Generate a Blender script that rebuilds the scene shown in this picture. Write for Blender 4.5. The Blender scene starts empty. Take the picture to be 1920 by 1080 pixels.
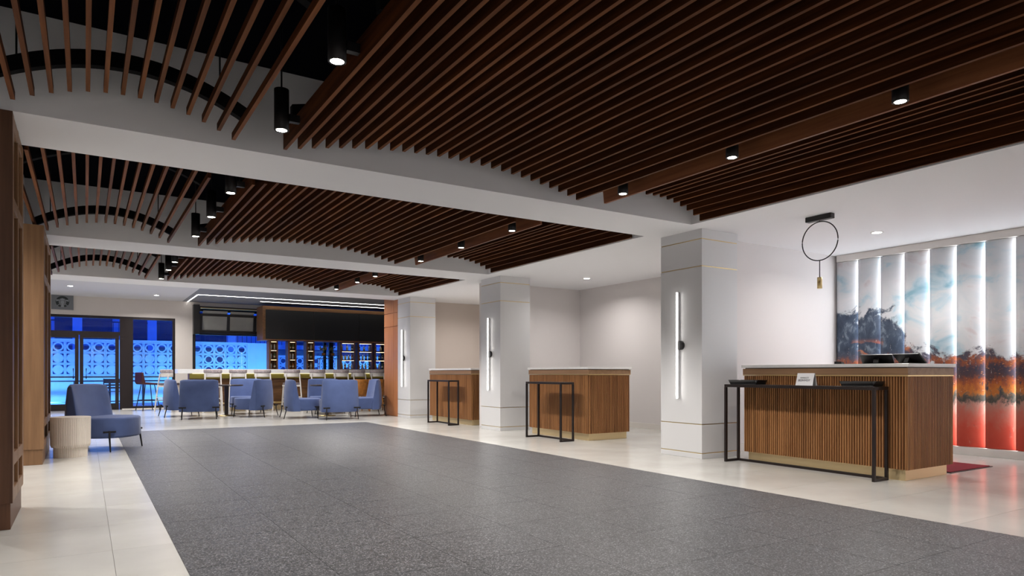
import bpy, bmesh, math, random
from mathutils import Vector, Matrix
random.seed(7)
PI = math.pi
S = bpy.context.scene
COL = S.collection

# ------------------------------------------------------------------ camera
cam_d = bpy.data.cameras.new('camera')
cam = bpy.data.objects.new('camera', cam_d); COL.objects.link(cam)
FPX = 1263.0
cam_d.sensor_width = 36.0; cam_d.sensor_fit = 'HORIZONTAL'
cam_d.lens = 36.0 * FPX / 1920.0
cam_d.shift_y = (699 - 540) / 1920.0
cam_d.clip_start = 0.05; cam_d.clip_end = 300
YAW = math.atan((960 - 160) / FPX)
cam.location = (0, 0, 1.01)
cam.rotation_euler = (PI / 2, 0, -YAW)
S.camera = cam

# ------------------------------------------------------------------ world: deep blue dusk
w = bpy.data.worlds.new('dusk'); S.world = w; w.use_nodes = True
bg = w.node_tree.nodes['Background']
bg.inputs[0].default_value = (0.012, 0.09, 1.0, 1); bg.inputs[1].default_value = 1.3

# ------------------------------------------------------------------ view
S.view_settings.view_transform = 'Standard'; S.view_settings.look = 'None'
S.view_settings.exposure = 0.0; S.view_settings.gamma = 1.0
S.view_settings.use_curve_mapping = False

SPOT_W = 190.0      # every track spot / pendant
DOWN_W = 18.0      # every recessed downlight

# ------------------------------------------------------------------ materials
MATS = {}
def nmat(name):
    m = bpy.data.materials.new(name); m.use_nodes = True
    MATS[name] = m
    nt = m.node_tree
    return m, nt, nt.nodes['Principled BSDF']
def simple(name, col, rough=0.5, metal=0.0, spec=0.5, bump=0.0, bscale=60.0, var=0.0, vscale=3.0, sheen=0.0):
    m, nt, b = nmat(name)
    b.inputs['Base Color'].default_value = (*col, 1)
    b.inputs['Roughness'].default_value = rough; b.inputs['Metallic'].default_value = metal
    b.inputs['Specular IOR Level'].default_value = spec
    if sheen: b.inputs['Sheen Weight'].default_value = sheen
    tc = nt.nodes.new('ShaderNodeTexCoord')
    if var:
        n = nt.nodes.new('ShaderNodeTexNoise'); n.inputs['Scale'].default_value = vscale; n.inputs['Detail'].default_value = 5
        nt.links.new(tc.outputs['Object'], n.inputs['Vector'])
        r = nt.nodes.new('ShaderNodeValToRGB')
        r.color_ramp.elements[0].position = .3; r.color_ramp.elements[1].position = .7
        r.color_ramp.elements[0].color = (*[c * (1 - var) for c in col], 1)
        r.color_ramp.elements[1].color = (*[min(1, c * (1 + var)) for c in col], 1)
        nt.links.new(n.outputs['Fac'], r.inputs[0]); nt.links.new(r.outputs[0], b.inputs['Base Color'])
    if bump:
        n2 = nt.nodes.new('ShaderNodeTexNoise'); n2.inputs['Scale'].default_value = bscale
        nt.links.new(tc.outputs['Object'], n2.inputs['Vector'])
        bp = nt.nodes.new('ShaderNodeBump'); bp.inputs['Strength'].default_value = bump; bp.inputs['Distance'].default_value = .01
        nt.links.new(n2.outputs['Fac'], bp.inputs['Height']); nt.links.new(bp.outputs[0], b.inputs['Normal'])
    return m
def wood(name, c1, c2, axis='Z', rough=0.45, scale=1.0, rnd=0.25, spec=.4):
    m, nt, b = nmat(name)
    tc = nt.nodes.new('ShaderNodeTexCoord'); mp = nt.nodes.new('ShaderNodeMapping')
    s = [28 * scale] * 3; s['XYZ'.index(axis)] = 1.3 * scale
    mp.inputs['Scale'].default_value = s
    oi = nt.nodes.new('ShaderNodeObjectInfo')
    ad = nt.nodes.new('ShaderNodeVectorMath'); ad.operation = 'ADD'
    mu = nt.nodes.new('ShaderNodeVectorMath'); mu.operation = 'SCALE'; mu.inputs[3].default_value = 37.0
    cx = nt.nodes.new('ShaderNodeCombineXYZ')
    for i in range(3): nt.links.new(oi.outputs['Random'], cx.inputs[i])
    nt.links.new(cx.outputs[0], mu.inputs[0])
    nt.links.new(tc.outputs['Object'], mp.inputs['Vector'])
    nt.links.new(mp.outputs[0], ad.inputs[0]); nt.links.new(mu.outputs[0], ad.inputs[1])
    n = nt.nodes.new('ShaderNodeTexNoise'); n.inputs['Scale'].default_value = 1.0; n.inputs['Detail'].default_value = 8; n.inputs['Roughness'].default_value = .62
    nt.links.new(ad.outputs[0], n.inputs['Vector'])
    r = nt.nodes.new('ShaderNodeValToRGB')
    r.color_ramp.elements[0].position = .32; r.color_ramp.elements[1].position = .68
    r.color_ramp.elements[0].color = (*c1, 1); r.color_ramp.elements[1].color = (*c2, 1)
    nt.links.new(n.outputs['Fac'], r.inputs[0])
    hs = nt.nodes.new('ShaderNodeHueSaturation')
    mr = nt.nodes.new('ShaderNodeMapRange'); mr.inputs[3].default_value = 1 - rnd; mr.inputs[4].default_value = 1 + rnd
    nt.links.new(oi.outputs['Random'], mr.inputs[0]); nt.links.new(mr.outputs[0], hs.inputs['Value'])
    nt.links.new(r.outputs[0], hs.inputs['Color']); nt.links.new(hs.outputs[0], b.inputs['Base Color'])
    b.inputs['Roughness'].default_value = rough; b.inputs['Specular IOR Level'].default_value = spec
    return m
def emit(name, col, strength):
    m, nt, b = nmat(name)
    b.inputs['Base Color'].default_value = (*[c * .8 for c in col], 1)
    b.inputs['Emission Color'].default_value = (*col, 1); b.inputs['Emission Strength'].default_value = strength
    return m

simple('white_plaster', (.90, .90, .92), .75, bump=.03, bscale=180)
simple('ceiling_black', (.0035, .0038, .006), 1.0, spec=.02, bump=.05, bscale=40)
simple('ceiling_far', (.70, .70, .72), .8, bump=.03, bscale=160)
simple('ceiling_bar_dim', (.24, .245, .265), .8, bump=.03, bscale=160)  # darker grey puts the dimmer light over the bar into the colour
simple('wall_pale', (.74, .705, .70), .8, bump=.04, bscale=150)
simple('wall_beige', (.66, .61, .57), .8, bump=.04, bscale=150)
simple('wall_warm', (.60, .53, .48), .8, bump=.04, bscale=150)
simple('column_lacquer', (.70, .70, .71), .38, bump=.01, bscale=90)
simple('brass', (.72, .55, .27), .3, 1.0, bump=.02, bscale=120)
simple('brass_plate', (.78, .62, .36), .42, .8, bump=.03, bscale=60)
simple('black_metal', (.016, .015, .016), .42, .3, bump=.03, bscale=200)
simple('flat_black', (.006, .006, .007), .8, spec=.1, bump=.02, bscale=80)
simple('black_steel', (.022, .015, .014), .38, .4, bump=.03, bscale=200)
simple('black_plastic', (.018, .018, .02), .35, bump=.02, bscale=200)
simple('screen', (.020, .021, .022), .3, spec=.45, bump=.004, bscale=4)
simple('blue_fabric', (.075, .115, .275), .85, bump=.12, bscale=420, var=.10, vscale=5, sheen=.25)
simple('blue_piping', (.05, .11, .25), .85, bump=.1, bscale=420)
simple('cream_plaster', (.82, .745, .67), .7, bump=.05, bscale=120, var=.05)
simple('white_lacquer', (.78, .74, .70), .45, bump=.02, bscale=100)
simple('stool_fabric', (.42, .36, .37), .9, bump=.15, bscale=300, var=.45, vscale=45)
simple('stool_leather', (.19, .155, .17), .6, bump=.1, bscale=200, var=.3, vscale=30)
simple('oxblood_leather', (.055, .012, .014), .45, bump=.08, bscale=150, var=.2, vscale=12)
simple('tan_leather', (.45, .17, .03), .45, bump=.08, bscale=150, var=.3, vscale=14)
simple('quartz', (.90, .895, .88), .25, bump=.005, bscale=60, var=.03, vscale=14)
simple('dark_tabletop', (.035, .024, .022), .3, bump=.02, bscale=90)
simple('bronze_frame', (.030, .022, .022), .4, .5, bump=.03, bscale=100)
simple('frosted_pane', (.30, .30, .28), .3, bump=.02, bscale=30, var=.15, vscale=1.5)
simple('red_mat', (.22, .008, .018), .9, bump=.2, bscale=300, var=.15, vscale=30)
simple('card_white', (.80, .80, .82), .5, bump=.01, bscale=80)
simple('ink', (.05, .05, .06), .6, bump=.01, bscale=80)
simple('plaque_grey', (.165, .175, .19), .5, bump=.02, bscale=80)
simple('emblem_dark', (.010, .018, .018), .5, bump=.02, bscale=80)
simple('emblem_pale', (.26, .28, .30), .5, bump=.02, bscale=80)
simple('breeze_white', (.82, .84, .86), .8, bump=.1, bscale=60, var=.05)
simple('facade_blue', (.62, .63, .68), .8, bump=.1, bscale=20, var=.08, vscale=.6)
simple('facade_dark', (.10, .10, .12), .6, bump=.1, bscale=20, var=.2, vscale=.8)
simple('patio_paving', (.55, .55, .56), .7, bump=.1, bscale=30, var=.1)
simple('railing_steel', (.10, .10, .12), .4, .6, bump=.02, bscale=100)
simple('leaf_green', (.20, .24, .05), .6, bump=.1, bscale=60, var=.4, vscale=20)
simple('petal_yellow', (.62, .50, .10), .6, bump=.1, bscale=60, var=.3, vscale=20)
simple('bottle_amber', (.22, .07, .015), .12, bump=.01, bscale=60)
simple('bottle_green', (.03, .09, .04), .12, bump=.01, bscale=60)
simple('bottle_clear', (.50, .56, .62), .1, bump=.01, bscale=60)
simple('bottle_dark', (.02, .02, .025), .12, bump=.01, bscale=60)
simple('bottle_cream', (.70, .62, .45), .35, bump=.01, bscale=60)
simple('paper_label', (.65, .60, .48), .7, bump=.01, bscale=60)
simple('grout', (.40, .37, .33), .8, bump=.1, bscale=100)
simple('bar_olive', (.34, .30, .06), .5, bump=.02, bscale=60)
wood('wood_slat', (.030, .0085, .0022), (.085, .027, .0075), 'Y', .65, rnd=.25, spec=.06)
wood('wood_slat_lit', (.105, .034, .010), (.215, .080, .026), 'Y', .55, rnd=.25, spec=.1)  # slat wood lightened to paint the floor bounce on the undersides
wood('wood_fascia', (.17, .055, .022), (.28, .105, .042), 'Y', .45, spec=.25)
wood('wood_walnut', (.235, .10, .036), (.43, .205, .08), 'Z', .45, rnd=.18)
wood('wood_groove_shade', (.045, .018, .008), (.09, .038, .016), 'Z', .6, rnd=.05, spec=.1)  # carcass wood darkened to paint shade into the grooves between battens
wood('wood_band', (.26, .145, .075), (.36, .21, .115), 'Y', .45, scale=.7, rnd=.05)
wood('wood_oak', (.19, .10, .048), (.29, .16, .078), 'Z', .45, scale=.8, rnd=.06)
wood('wood_column', (.085, .036, .018), (.15, .068, .034), 'Z', .45, scale=.8, rnd=.06)
wood('wood_copper', (.42, .155, .06), (.56, .235, .10), 'Z', .4, scale=.7, rnd=.04)
wood('wood_cabinet', (.15, .07, .03), (.28, .14, .06), 'X', .45, rnd=.1)
wood('wood_shelf', (.18, .078, .034), (.30, .14, .062), 'Z', .45, rnd=.1)
wood('wood_bar', (.10, .045, .018), (.20, .10, .04), 'X', .45, rnd=.1)
emit('led_white', (1.0, .97, .93), 10)
emit('led_mural', (.93, .96, 1.0), 6)
emit('led_sconce', (1.0, .97, .93), 7)
emit('led_bar', (1.0, .84, .52), 6)
emit('led_counter', (1.0, .85, .50), 2.2)
emit('lens_warm', (1.0, .93, .78), 40)
emit('lens_down', (1.0, .97, .92), 30)

# beige porcelain tile
def mat_tile():
    m, nt, b = nmat('beige_tile')
    g = nt.nodes.new('ShaderNodeNewGeometry'); oi = nt.nodes.new('ShaderNodeObjectInfo')
    n = nt.nodes.new('ShaderNodeTexNoise'); n.inputs['Scale'].default_value = 1.6; n.inputs['Detail'].default_value = 7
    nt.links.new(g.outputs['Position'], n.inputs['Vector'])
    r = nt.nodes.new('ShaderNodeValToRGB')
    r.color_ramp.elements[0].position = .3; r.color_ramp.elements[1].position = .72
    r.color_ramp.elements[0].color = (.52, .505, .47, 1); r.color_ramp.elements[1].color = (.63, .62, .585, 1)
    nt.links.new(n.outputs['Fac'], r.inputs[0])
    hs = nt.nodes.new('ShaderNodeHueSaturation'); mr = nt.nodes.new('ShaderNodeMapRange')
    mr.inputs[3].default_value = .95; mr.inputs[4].default_value = 1.05
    nt.links.new(oi.outputs['Random'], mr.inputs[0]); nt.links.new(mr.outputs[0], hs.inputs['Value'])
    nt.links.new(r.outputs[0], hs.inputs['Color']); nt.links.new(hs.outputs[0], b.inputs['Base Color'])
    b.inputs['Roughness'].default_value = .2
mat_tile()
# speckled charcoal terrazzo
def mat_terrazzo():
    m, nt, b = nmat('terrazzo')
    g = nt.nodes.new('ShaderNodeNewGeometry')
    v = nt.nodes.new('ShaderNodeTexVoronoi'); v.inputs['Scale'].default_value = 165
    v2 = nt.nodes.new('ShaderNodeTexVoronoi'); v2.inputs['Scale'].default_value = 42
    nt.links.new(g.outputs['Position'], v.inputs['Vector']); nt.links.new(g.outputs['Position'], v2.inputs['Vector'])
    r = nt.nodes.new('ShaderNodeValToRGB')
    e = r.color_ramp.elements
    e[0].position = 0; e[0].color = (.025, .026, .031, 1); e[1].position = 1; e[1].color = (.32, .32, .34, 1)
    for p, c in ((.35, .054), (.62, .077), (.8, .125), (.92, .21)):
        x = e.new(p); x.color = (c, c, c * 1.05, 1)
    sp = nt.nodes.new('ShaderNodeSeparateColor'); nt.links.new(v.outputs['Color'], sp.inputs[0])
    nt.links.new(sp.outputs[0], r.inputs[0])
    sp2 = nt.nodes.new('ShaderNodeSeparateColor'); nt.links.new(v2.outputs['Color'], sp2.inputs[0])
    mr = nt.nodes.new('ShaderNodeMapRange'); mr.inputs[3].default_value = .86; mr.inputs[4].default_value = 1.08
    nt.links.new(sp2.outputs[1], mr.inputs[0])
    hs = nt.nodes.new('ShaderNodeHueSaturation'); nt.links.new(mr.outputs[0], hs.inputs['Value'])
    nt.links.new(r.outputs[0], hs.inputs['Color']); nt.links.new(hs.outputs[0], b.inputs['Base Color'])
    b.inputs['Roughness'].default_value = .38
    b.inputs['Specular IOR Level'].default_value = .5
mat_terrazzo()
# thin architectural glass
def mat_glass():
    m = bpy.data.materials.new('glass'); m.use_nodes = True; MATS['glass'] = m
    nt = m.node_tree; nt.nodes.remove(nt.nodes['Principled BSDF'])
    out = nt.nodes['Material Output']
    tr = nt.nodes.new('ShaderNodeBsdfTransparent'); tr.inputs[0].default_value = (.93, .96, .98, 1)
    gl = nt.nodes.new('ShaderNodeBsdfGlossy'); gl.inputs['Roughness'].default_value = .02
    fr = nt.nodes.new('ShaderNodeFresnel'); fr.inputs[0].default_value = 1.35
    mx = nt.nodes.new('ShaderNodeMixShader')
    nt.links.new(fr.outputs[0], mx.inputs[0]); nt.links.new(tr.outputs[0], mx.inputs[1]); nt.links.new(gl.outputs[0], mx.inputs[2])
    nt.links.new(mx.outputs[0], out.inputs[0])
mat_glass()
# painted mural: pale sky, dark skyline, orange lights, coral foreground (flat print)
def mat_mural():
    m, nt, b = nmat('mural_print')
    L = nt.links.new
    N = lambda t: nt.nodes.new(t)
    g = N('ShaderNodeNewGeometry'); sx = N('ShaderNodeSeparateXYZ'); L(g.outputs['Position'], sx.inputs[0])
    def math_(op, a, b_=None):
        n = N('ShaderNodeMath'); n.operation = op
        for i, v in enumerate((a, b_)):
            if v is None: continue
            if isinstance(v, (int, float)): n.inputs[i].default_value = v
            else: L(v, n.inputs[i])
        return n.outputs[0]
    def noise(scale, det=6, stretch=(1, 1, 1), rough=.6, dist=0):
        mp = N('ShaderNodeMapping'); mp.inputs['Scale'].default_value = stretch; L(g.outputs['Position'], mp.inputs[0])
        n = N('ShaderNodeTexNoise'); n.inputs['Scale'].default_value = scale; n.inputs['Detail'].default_value = det
        n.inputs['Roughness'].default_value = rough; n.inputs['Distortion'].default_value = dist
        L(mp.outputs[0], n.inputs['Vector']); return n.outputs['Fac']
    def mr(v, a, b_, c=0., d=1., sm=True):
        n = N('ShaderNodeMapRange'); n.interpolation_type = 'SMOOTHSTEP' if sm else 'LINEAR'
        L(v, n.inputs[0])
        for i, x in enumerate((a, b_, c, d)): n.inputs[i + 1].default_value = x
        return n.outputs[0]
    def ramp(v, stops):
        r = N('ShaderNodeValToRGB'); e = r.color_ramp.elements
        e[0].position, e[0].color = stops[0][0], (*stops[0][1], 1)
        e[1].position, e[1].color = stops[-1][0], (*stops[-1][1], 1)
        for p, c in stops[1:-1]:
            x = e.new(p); x.color = (*c, 1)
        L(v, r.inputs[0]); return r.outputs[0]
    def mix(f, a, b_):
        n = N('ShaderNodeMix'); n.data_type = 'RGBA'; L(f, n.inputs[0]); L(a, n.inputs[6]); L(b_, n.inputs[7]); return n.outputs[2]
    y, z = sx.outputs[1], sx.outputs[2]
    nb = noise(2.2, 5, (1, 1, 1.4), .55, .6); nf = noise(11, 8, (1, 1, .55), .65, .4); nh = noise(26, 6, (1, 1, 2.2), .6)
    # sky
    sky = ramp(nb, [(.28, (.24, .44, .55)), (.38, (.47, .60, .67)), (.45, (.64, .67, .70)), (.60, (.72, .71, .73)), (.72, (.62, .53, .54))])
    # city bands by height
    zz = math_('ADD', z, mr(nf, .3, .7, -.09, .09, False))
    zr = mr(zz, 0, 2, 0, 1, False)
    city = ramp(zr, [(.0, (.62, .055, .03)), (.17, (.70, .09, .05)), (.25, (.66, .17, .12)), (.32, (.55, .28, .22)), (.345, (.05, .06, .05)),
                     (.375, (.16, .12, .09)), (.40, (.62, .20, .03)), (.44, (.42, .10, .03)), (.49, (.09, .05, .06)), (.54, (.06, .05, .08)), (.58, (.34, .09, .03)), (.62, (.08, .07, .10)), (.8, (.035, .05, .09))])
    lights = mr(nh, .60, .70)
    lights = math_('MULTIPLY', lights, math_('MULTIPLY', mr(z, .68, .82), mr(z, 1.5, 1.25)))
    city = mix(lights, city, ramp(nf, [(.35, (.75, .16, .02)), (.6, (.85, .45, .18)), (.7, (.8, .75, .65))]))
    dark = math_('MULTIPLY', mr(noise(17, 8, (1, 1, .3), .7), .55, .63), mr(z, .55, .8))
    city = mix(math_('MULTIPLY', dark, .85) if False else dark, city, ramp(nb, [(.3, (.03, .04, .07)), (.7, (.10, .08, .10))]))
    # skyline: high dark palms at the far left end, low elsewhere
    nv = noise(3.5, 7, (1, 1, 1.1), .7, .5)
    hgt = math_('ADD', mr(y, 4.55, 5.0, 1.25, 1.84), mr(nv, .3, .7, -.22, .20, False))
    skym = mr(math_('SUBTRACT', z, hgt), -.05, .06)
    # navy foliage tone in the tall part
    navy = ramp(nf, [(.3, (.018, .03, .06)), (.55, (.05, .075, .12)), (.68, (.22, .27, .33)), (.8, (.5, .5, .52))])
    tall = math_('MULTIPLY', mr(z, 1.15, 1.35), mr(y, 4.45, 4.8))
    fire = math_('MULTIPLY', mr(nb, .54, .60), math_('MULTIPLY', mr(z, .95, 1.1), mr(z, 1.5, 1.35)))
    navy = mix(fire, navy, ramp(nf, [(.3, (.55, .09, .02)), (.7, (.8, .33, .12))]))
    city = mix(tall, city, navy)
    col = mix(skym, city, sky)
    scr = mr(noise(34, 5, (1, 1, .22), .7, .2), .64, .69)
    scr = math_('MULTIPLY', scr, math_('MULTIPLY', mr(z, .55, .75), mr(z, 1.75, 1.5)))
    col = mix(scr, col, ramp(nb, [(.3, (.70, .72, .76)), (.7, (.80, .72, .62))]))
    drip = math_('MULTIPLY', mr(noise(9, 6, (1, 1, .5), .7, .8), .60, .66), mr(z, .75, .45))
    col = mix(drip, col, ramp(nf, [(.35, (.42, .03, .02)), (.65, (.80, .30, .22))]))
    L(col, b.inputs['Base Color']); b.inputs['Roughness'].default_value = .5
mat_mural()
M = MATS

# ------------------------------------------------------------------ geometry helpers
class MB:
    def __init__(s): s.v = []; s.f = []; s.sm = []
    def add(s, vs, fs, smooth=False):
        o = len(s.v); s.v += [tuple(p) for p in vs]
        for f in fs: s.f.append([i + o for i in f]); s.sm.append(smooth)
        return s
    def box(s, x0, x1, y0, y1, z0, z1):
        vs = [(x0, y0, z0), (x1, y0, z0), (x1, y1, z0), (x0, y1, z0), (x0, y0, z1), (x1, y0, z1), (x1, y1, z1), (x0, y1, z1)]
        return s.add(vs, [(0, 3, 2, 1), (4, 5, 6, 7), (0, 1, 5, 4), (1, 2, 6, 5), (2, 3, 7, 6), (3, 0, 4, 7)])
    def tube(s, pts, r, n=8, caps=True, closed=False):
        pts = [Vector(p) for p in pts]; k = len(pts)
        rs = r if isinstance(r, (list, tuple)) else [r] * k
        rings = []
        up0 = None
        for i, p in enumerate(pts):
            if closed: t = pts[(i + 1) % k] - pts[i - 1]
            else: t = pts[min(i + 1, k - 1)] - pts[max(i - 1, 0)]
            t.normalize()
            if up0 is None: up0 = Vector((0, 0, 1)) if abs(t.z) < .9 else Vector((1, 0, 0))
            a = t.cross(up0)
            if a.length < 1e-4: a = t.orthogonal()
            a.normalize(); b = t.cross(a).normalized()
            up0 = -b if False else up0
            rings.append([p + (a * math.cos(2 * PI * j / n) + b * math.sin(2 * PI * j / n)) * rs[i] for j in range(n)])
        vs = [q for rg in rings for q in rg]; fs = []
        for i in range(k if closed else k - 1):
            i2 = (i + 1) % k
            for j in range(n):
                fs.append((i * n + j, i * n + (j + 1) % n, i2 * n + (j + 1) % n, i2 * n + j))
        s.add(vs, fs, n > 4)
        if caps and not closed:
            s.add(rings[0], [tuple(range(n))[::-1]]); s.add(rings[-1], [tuple(range(n))])
        return s
    def bar(s, p, q, wx, wy):
        """straight square bar between p and q"""
        p, q = Vector(p), Vector(q); t = (q - p).normalized()
        a = Vector((1, 0, 0)) if abs(t.x) < .9 else Vector((0, 1, 0))
        b = t.cross(a).normalized(); a = b.cross(t).normalized()
        vs = []
        for c in (p, q):
            for sx, sy in ((-1, -1), (1, -1), (1, 1), (-1, 1)): vs.append(c + a * sx * wx / 2 + b * sy * wy / 2)
        return s.add(vs, [(3, 2, 1, 0), (4, 5, 6, 7), (0, 1, 5, 4), (1, 2, 6, 5), (2, 3, 7, 6), (3, 0, 4, 7)])
    def lathe(s, prof, n=20, cx=0, cy=0, smooth=True, flute=0, nf=0, caps=True):
        vs = []; k = len(prof)
        for (r, z) in prof:
            for j in range(n):
                a = 2 * PI * j / n
                rr = r
                if flute and r > .05: rr = r - flute * abs(math.sin(nf * a / 2)) ** .0 * (1 if (j % 4) in (2, 3) else 0)
                vs.append((cx + rr * math.cos(a), cy + rr * math.sin(a), z))
        fs = []
        for i in range(k - 1):
            for j in range(n): fs.append((i * n + j, i * n + (j + 1) % n, (i + 1) * n + (j + 1) % n, (i + 1) * n + j))
        s.add(vs, fs, smooth)
        for i, rev in ((0, True), (k - 1, False)) if caps else ():
            if prof[i][0] > 1e-4:
                ids = [i * n + j for j in range(n)]
                s.f.append([q + len(s.v) - len(vs) for q in (ids[::-1] if rev else ids)]); s.sm.append(False)
        return s
    def prism(s, poly, h0, h1, axis='z', smooth=False):
        n = len(poly)
        def P(a, b, h): return (a, b, h) if axis == 'z' else ((h, a, b) if axis == 'x' else (a, h, b))
        vs = [P(a, b, h0) for a, b in poly] + [P(a, b, h1) for a, b in poly]
        s.add(vs, [(i, (i + 1) % n, n + (i + 1) % n, n + i) for i in range(n)], smooth)
        s.f.append([len(s.v) - 2 * n + i for i in range(n)][::-1]); s.sm.append(False)
        s.f.append([len(s.v) - n + i for i in range(n)]); s.sm.append(False)
        return s
    def mesh(s, name):
        me = bpy.data.meshes.new(name); me.from_pydata(s.v, [], s.f); me.update()
        bm = bmesh.new(); bm.from_mesh(me); bmesh.ops.recalc_face_normals(bm, faces=bm.faces); bm.to_mesh(me); bm.free()
        me.polygons.foreach_set('use_smooth', s.sm)
        return me
    def build(s, name, mat, parent=None, bevel=0, seg=2, loc=None):
        o = bpy.data.objects.new(name, s.mesh(name)); COL.objects.link(o)
        o.data.materials.append(M[mat] if isinstance(mat, str) else mat)
        if parent: o.parent = parent
        if loc: o.location = loc
        if bevel:
            b = o.modifiers.new('bevel', 'BEVEL'); b.width = bevel; b.segments = seg; b.limit_method = 'ANGLE'; b.angle_limit = math.radians(40)
        return o
def B(x0, x1, y0, y1, z0, z1): return MB().box(x0, x1, y0, y1, z0, z1)
def tag(o, label=None, cat=None, group=None, kind=None):
    if label: o['label'] = label
    if cat: o['category'] = cat
    if group: o['group'] = group
    if kind: o['kind'] = kind
    return o
def thing(name, label, cat, loc=(0, 0, 0), rz=0, group=None):
    o = bpy.data.objects.new(name, None); COL.objects.link(o)
    o.empty_display_size = .1; o.location = loc; o.rotation_euler = (0, 0, rz)
    return tag(o, label, cat, group)
def share(name, me, parent, loc=(0, 0, 0), rz=0):
    o = bpy.data.objects.new(name, me); COL.objects.link(o); o.parent = parent; o.location = loc; o.rotation_euler = (0, 0, rz); return o
def mesh_of(mb, name, mat):
    me = mb.mesh(name); me.materials.append(M[mat]); return me
def copy_tree(o, parent=None):
    c = o.copy(); COL.objects.link(c); c.parent = parent
    for ch in list(o.children): copy_tree(ch, c)
    return c
def place(proto, used, loc, rz, label):
    o = proto if not used else copy_tree(proto)
    o.location = loc; o.rotation_euler = (0, 0, rz); o['label'] = label
    return o
def struct(name, mb, mat, label=None, parent=None):
    o = mb.build(name, mat, parent)
    if not parent: o['kind'] = 'structure'
    if label: o['label'] = label
    return o
def light(name, kind, loc, energy, col, parent=None, rot=(0, 0, 0), **kw):
    d = bpy.data.lights.new(name, kind); d.energy = energy; d.color = col
    for k, v in kw.items(): setattr(d, k, v)
    o = bpy.data.objects.new(name, d); COL.objects.link(o); o.location = loc; o.rotation_euler = rot
    if parent: o.parent = parent
    return o

# ================================================================== SETTING
ZS = 2.70      # white soffit
ZU = 3.36      # black deck above the slats
ZF = 3.06      # ceiling over bar and entrance
XL, XR = -3.2, 9.28
YB = -3.5      # wall behind the camera
YF = 21.4      # glazed end wall
CX0, CX1 = -0.62, 5.84
B1, B2, B3 = (5.40, 6.165), (10.0, 10.80), (13.93, 14.74)

# ---- floor: beige tiles around a field of speckled charcoal tiles
fl = struct('floor', B(XL, 9.6, YB, YF + .1, -.10, -.006), 'grout', 'pale beige stone-look tile floor around a dark grey speckled field')
TX0, TX1, TY1 = .44, 4.87, 13.30
nx = 7; sx = (TX1 - TX0) / nx; sy = .633
ter = mesh_of(B(.0012, sx - .0012, .0012, sy - .0012, -.02, 0), 'terrazzo_tile', 'terrazzo')
y = TY1 - sy
ny = 0
while y > YB - .2 and ny < 27:
    for i in range(nx): share('terrazzo_tile', ter, fl, (TX0 + i * sx, y, 0))
    y -= sy; ny += 1
def tiles(x0, x1, y0, y1, ox, oy, lx=1.5, ly=.75):
    """tile a rectangle, cutting the border pieces"""
    i0 = math.floor((x0 - ox) / lx); i1 = math.ceil((x1 - ox) / lx)
    j0 = math.floor((y0 - oy) / ly); j1 = math.ceil((y1 - oy) / ly)
    cache = {}
    for i in range(i0, i1):
        for j in range(j0, j1):
            a, b_ = max(x0, ox + i * lx), min(x1, ox + (i + 1) * lx)
            c, d = max(y0, oy + j * ly), min(y1, oy + (j + 1) * ly)
            if b_ - a < .01 or d - c < .01: continue
            k = (round(b_ - a, 3), round(d - c, 3))
            if k not in cache: cache[k] = mesh_of(B(.001, k[0] - .001, .001, k[1] - .001, -.02, 0), 'floor_tile', 'beige_tile')
            share('floor_tile', cache[k], fl, (a, c, 0))
tiles(XL, TX0, YB, TY1, .13, 2.2)
tiles(TX1, XR + .2, YB, TY1, TX1, 2.2)
tiles(XL, XR + .2, TY1, YF, TX1 + .0, TY1)

# ---- ceiling with three slatted wells
ce = struct('ceiling', B(XL - .2, 9.6, YB - .2, 14.74, ZU, ZU + .1), 'ceiling_black', 'black deck above the slats inside white ceiling wells')
struct('soffit', B(CX1, 9.6, YB - .2, 14.74, ZS, ZU), 'white_plaster', 'flat white plaster soffit', ce)
struct('soffit', B(XL - .2, CX0, YB - .2, 14.74, ZS, ZU), 'white_plaster', None, ce)
for b in (B1, B2, B3):
    struct('beam', B(CX0, CX1, b[0], b[1], ZS, ZU), 'white_plaster', None, ce)
struct('beam', B(CX0, CX1, YB - .2, -2.6, ZS, ZU), 'white_plaster', None, ce)
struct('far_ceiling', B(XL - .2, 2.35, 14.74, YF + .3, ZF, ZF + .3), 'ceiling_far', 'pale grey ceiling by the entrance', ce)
struct('bar_ceiling', B(2.35, 9.6, 14.74, YF + .3, ZF, ZF + .3), 'ceiling_bar_dim', 'ceiling over the bar, coloured darker for its dim light', ce)

# ---- walls
struct('wall_left', B(XL - .2, XL, YB, YF, 0, 3.4), 'wall_pale')
struct('wall_back', B(XL - .2, 9.6, YB - .2, YB, 0, 3.4), 'wall_pale')
struct('wall_right', B(XR, XR + .2, YB, 5.75, 0, 2.70), 'wall_pale', 'white wall behind the lit mural panels')
struct('wall_partition_near', B(6.60, XR + .2, 5.75, 5.95, 0, 2.70), 'wall_pale', 'pale wall behind the nearest reception desk')
struct('wall_bay_middle', B(8.55, 8.75, 5.95, 10.9, 0, 2.70), 'wall_pale', 'pale pinkish wall behind the middle desk')
struct('wall_partition_middle', B(6.30, 8.75, 10.9, 11.1, 0, 2.70), 'wall_pale', 'pale wall past the middle column')
struct('wall_bay_far', B(8.55, 8.75, 11.1, 14.6, 0, 2.70), 'wall_warm')
struct('wall_partition_far', B(6.20, 8.75, 14.58, 14.74, 0, 3.36), 'wall_warm', 'beige wall behind the farthest desk')
struct('wall_bar_right', B(8.8, 9.0, 14.74, YF, 0, 3.4), 'wall_warm')
bb_ = struct('baseboard_near', B(6.72, XR - .02, 5.735, 5.75, 0, .10), 'white_lacquer')
struct('baseboard_middle', B(8.535, 8.55, 5.95, 10.9, 0, .10), 'white_lacquer')
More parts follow.
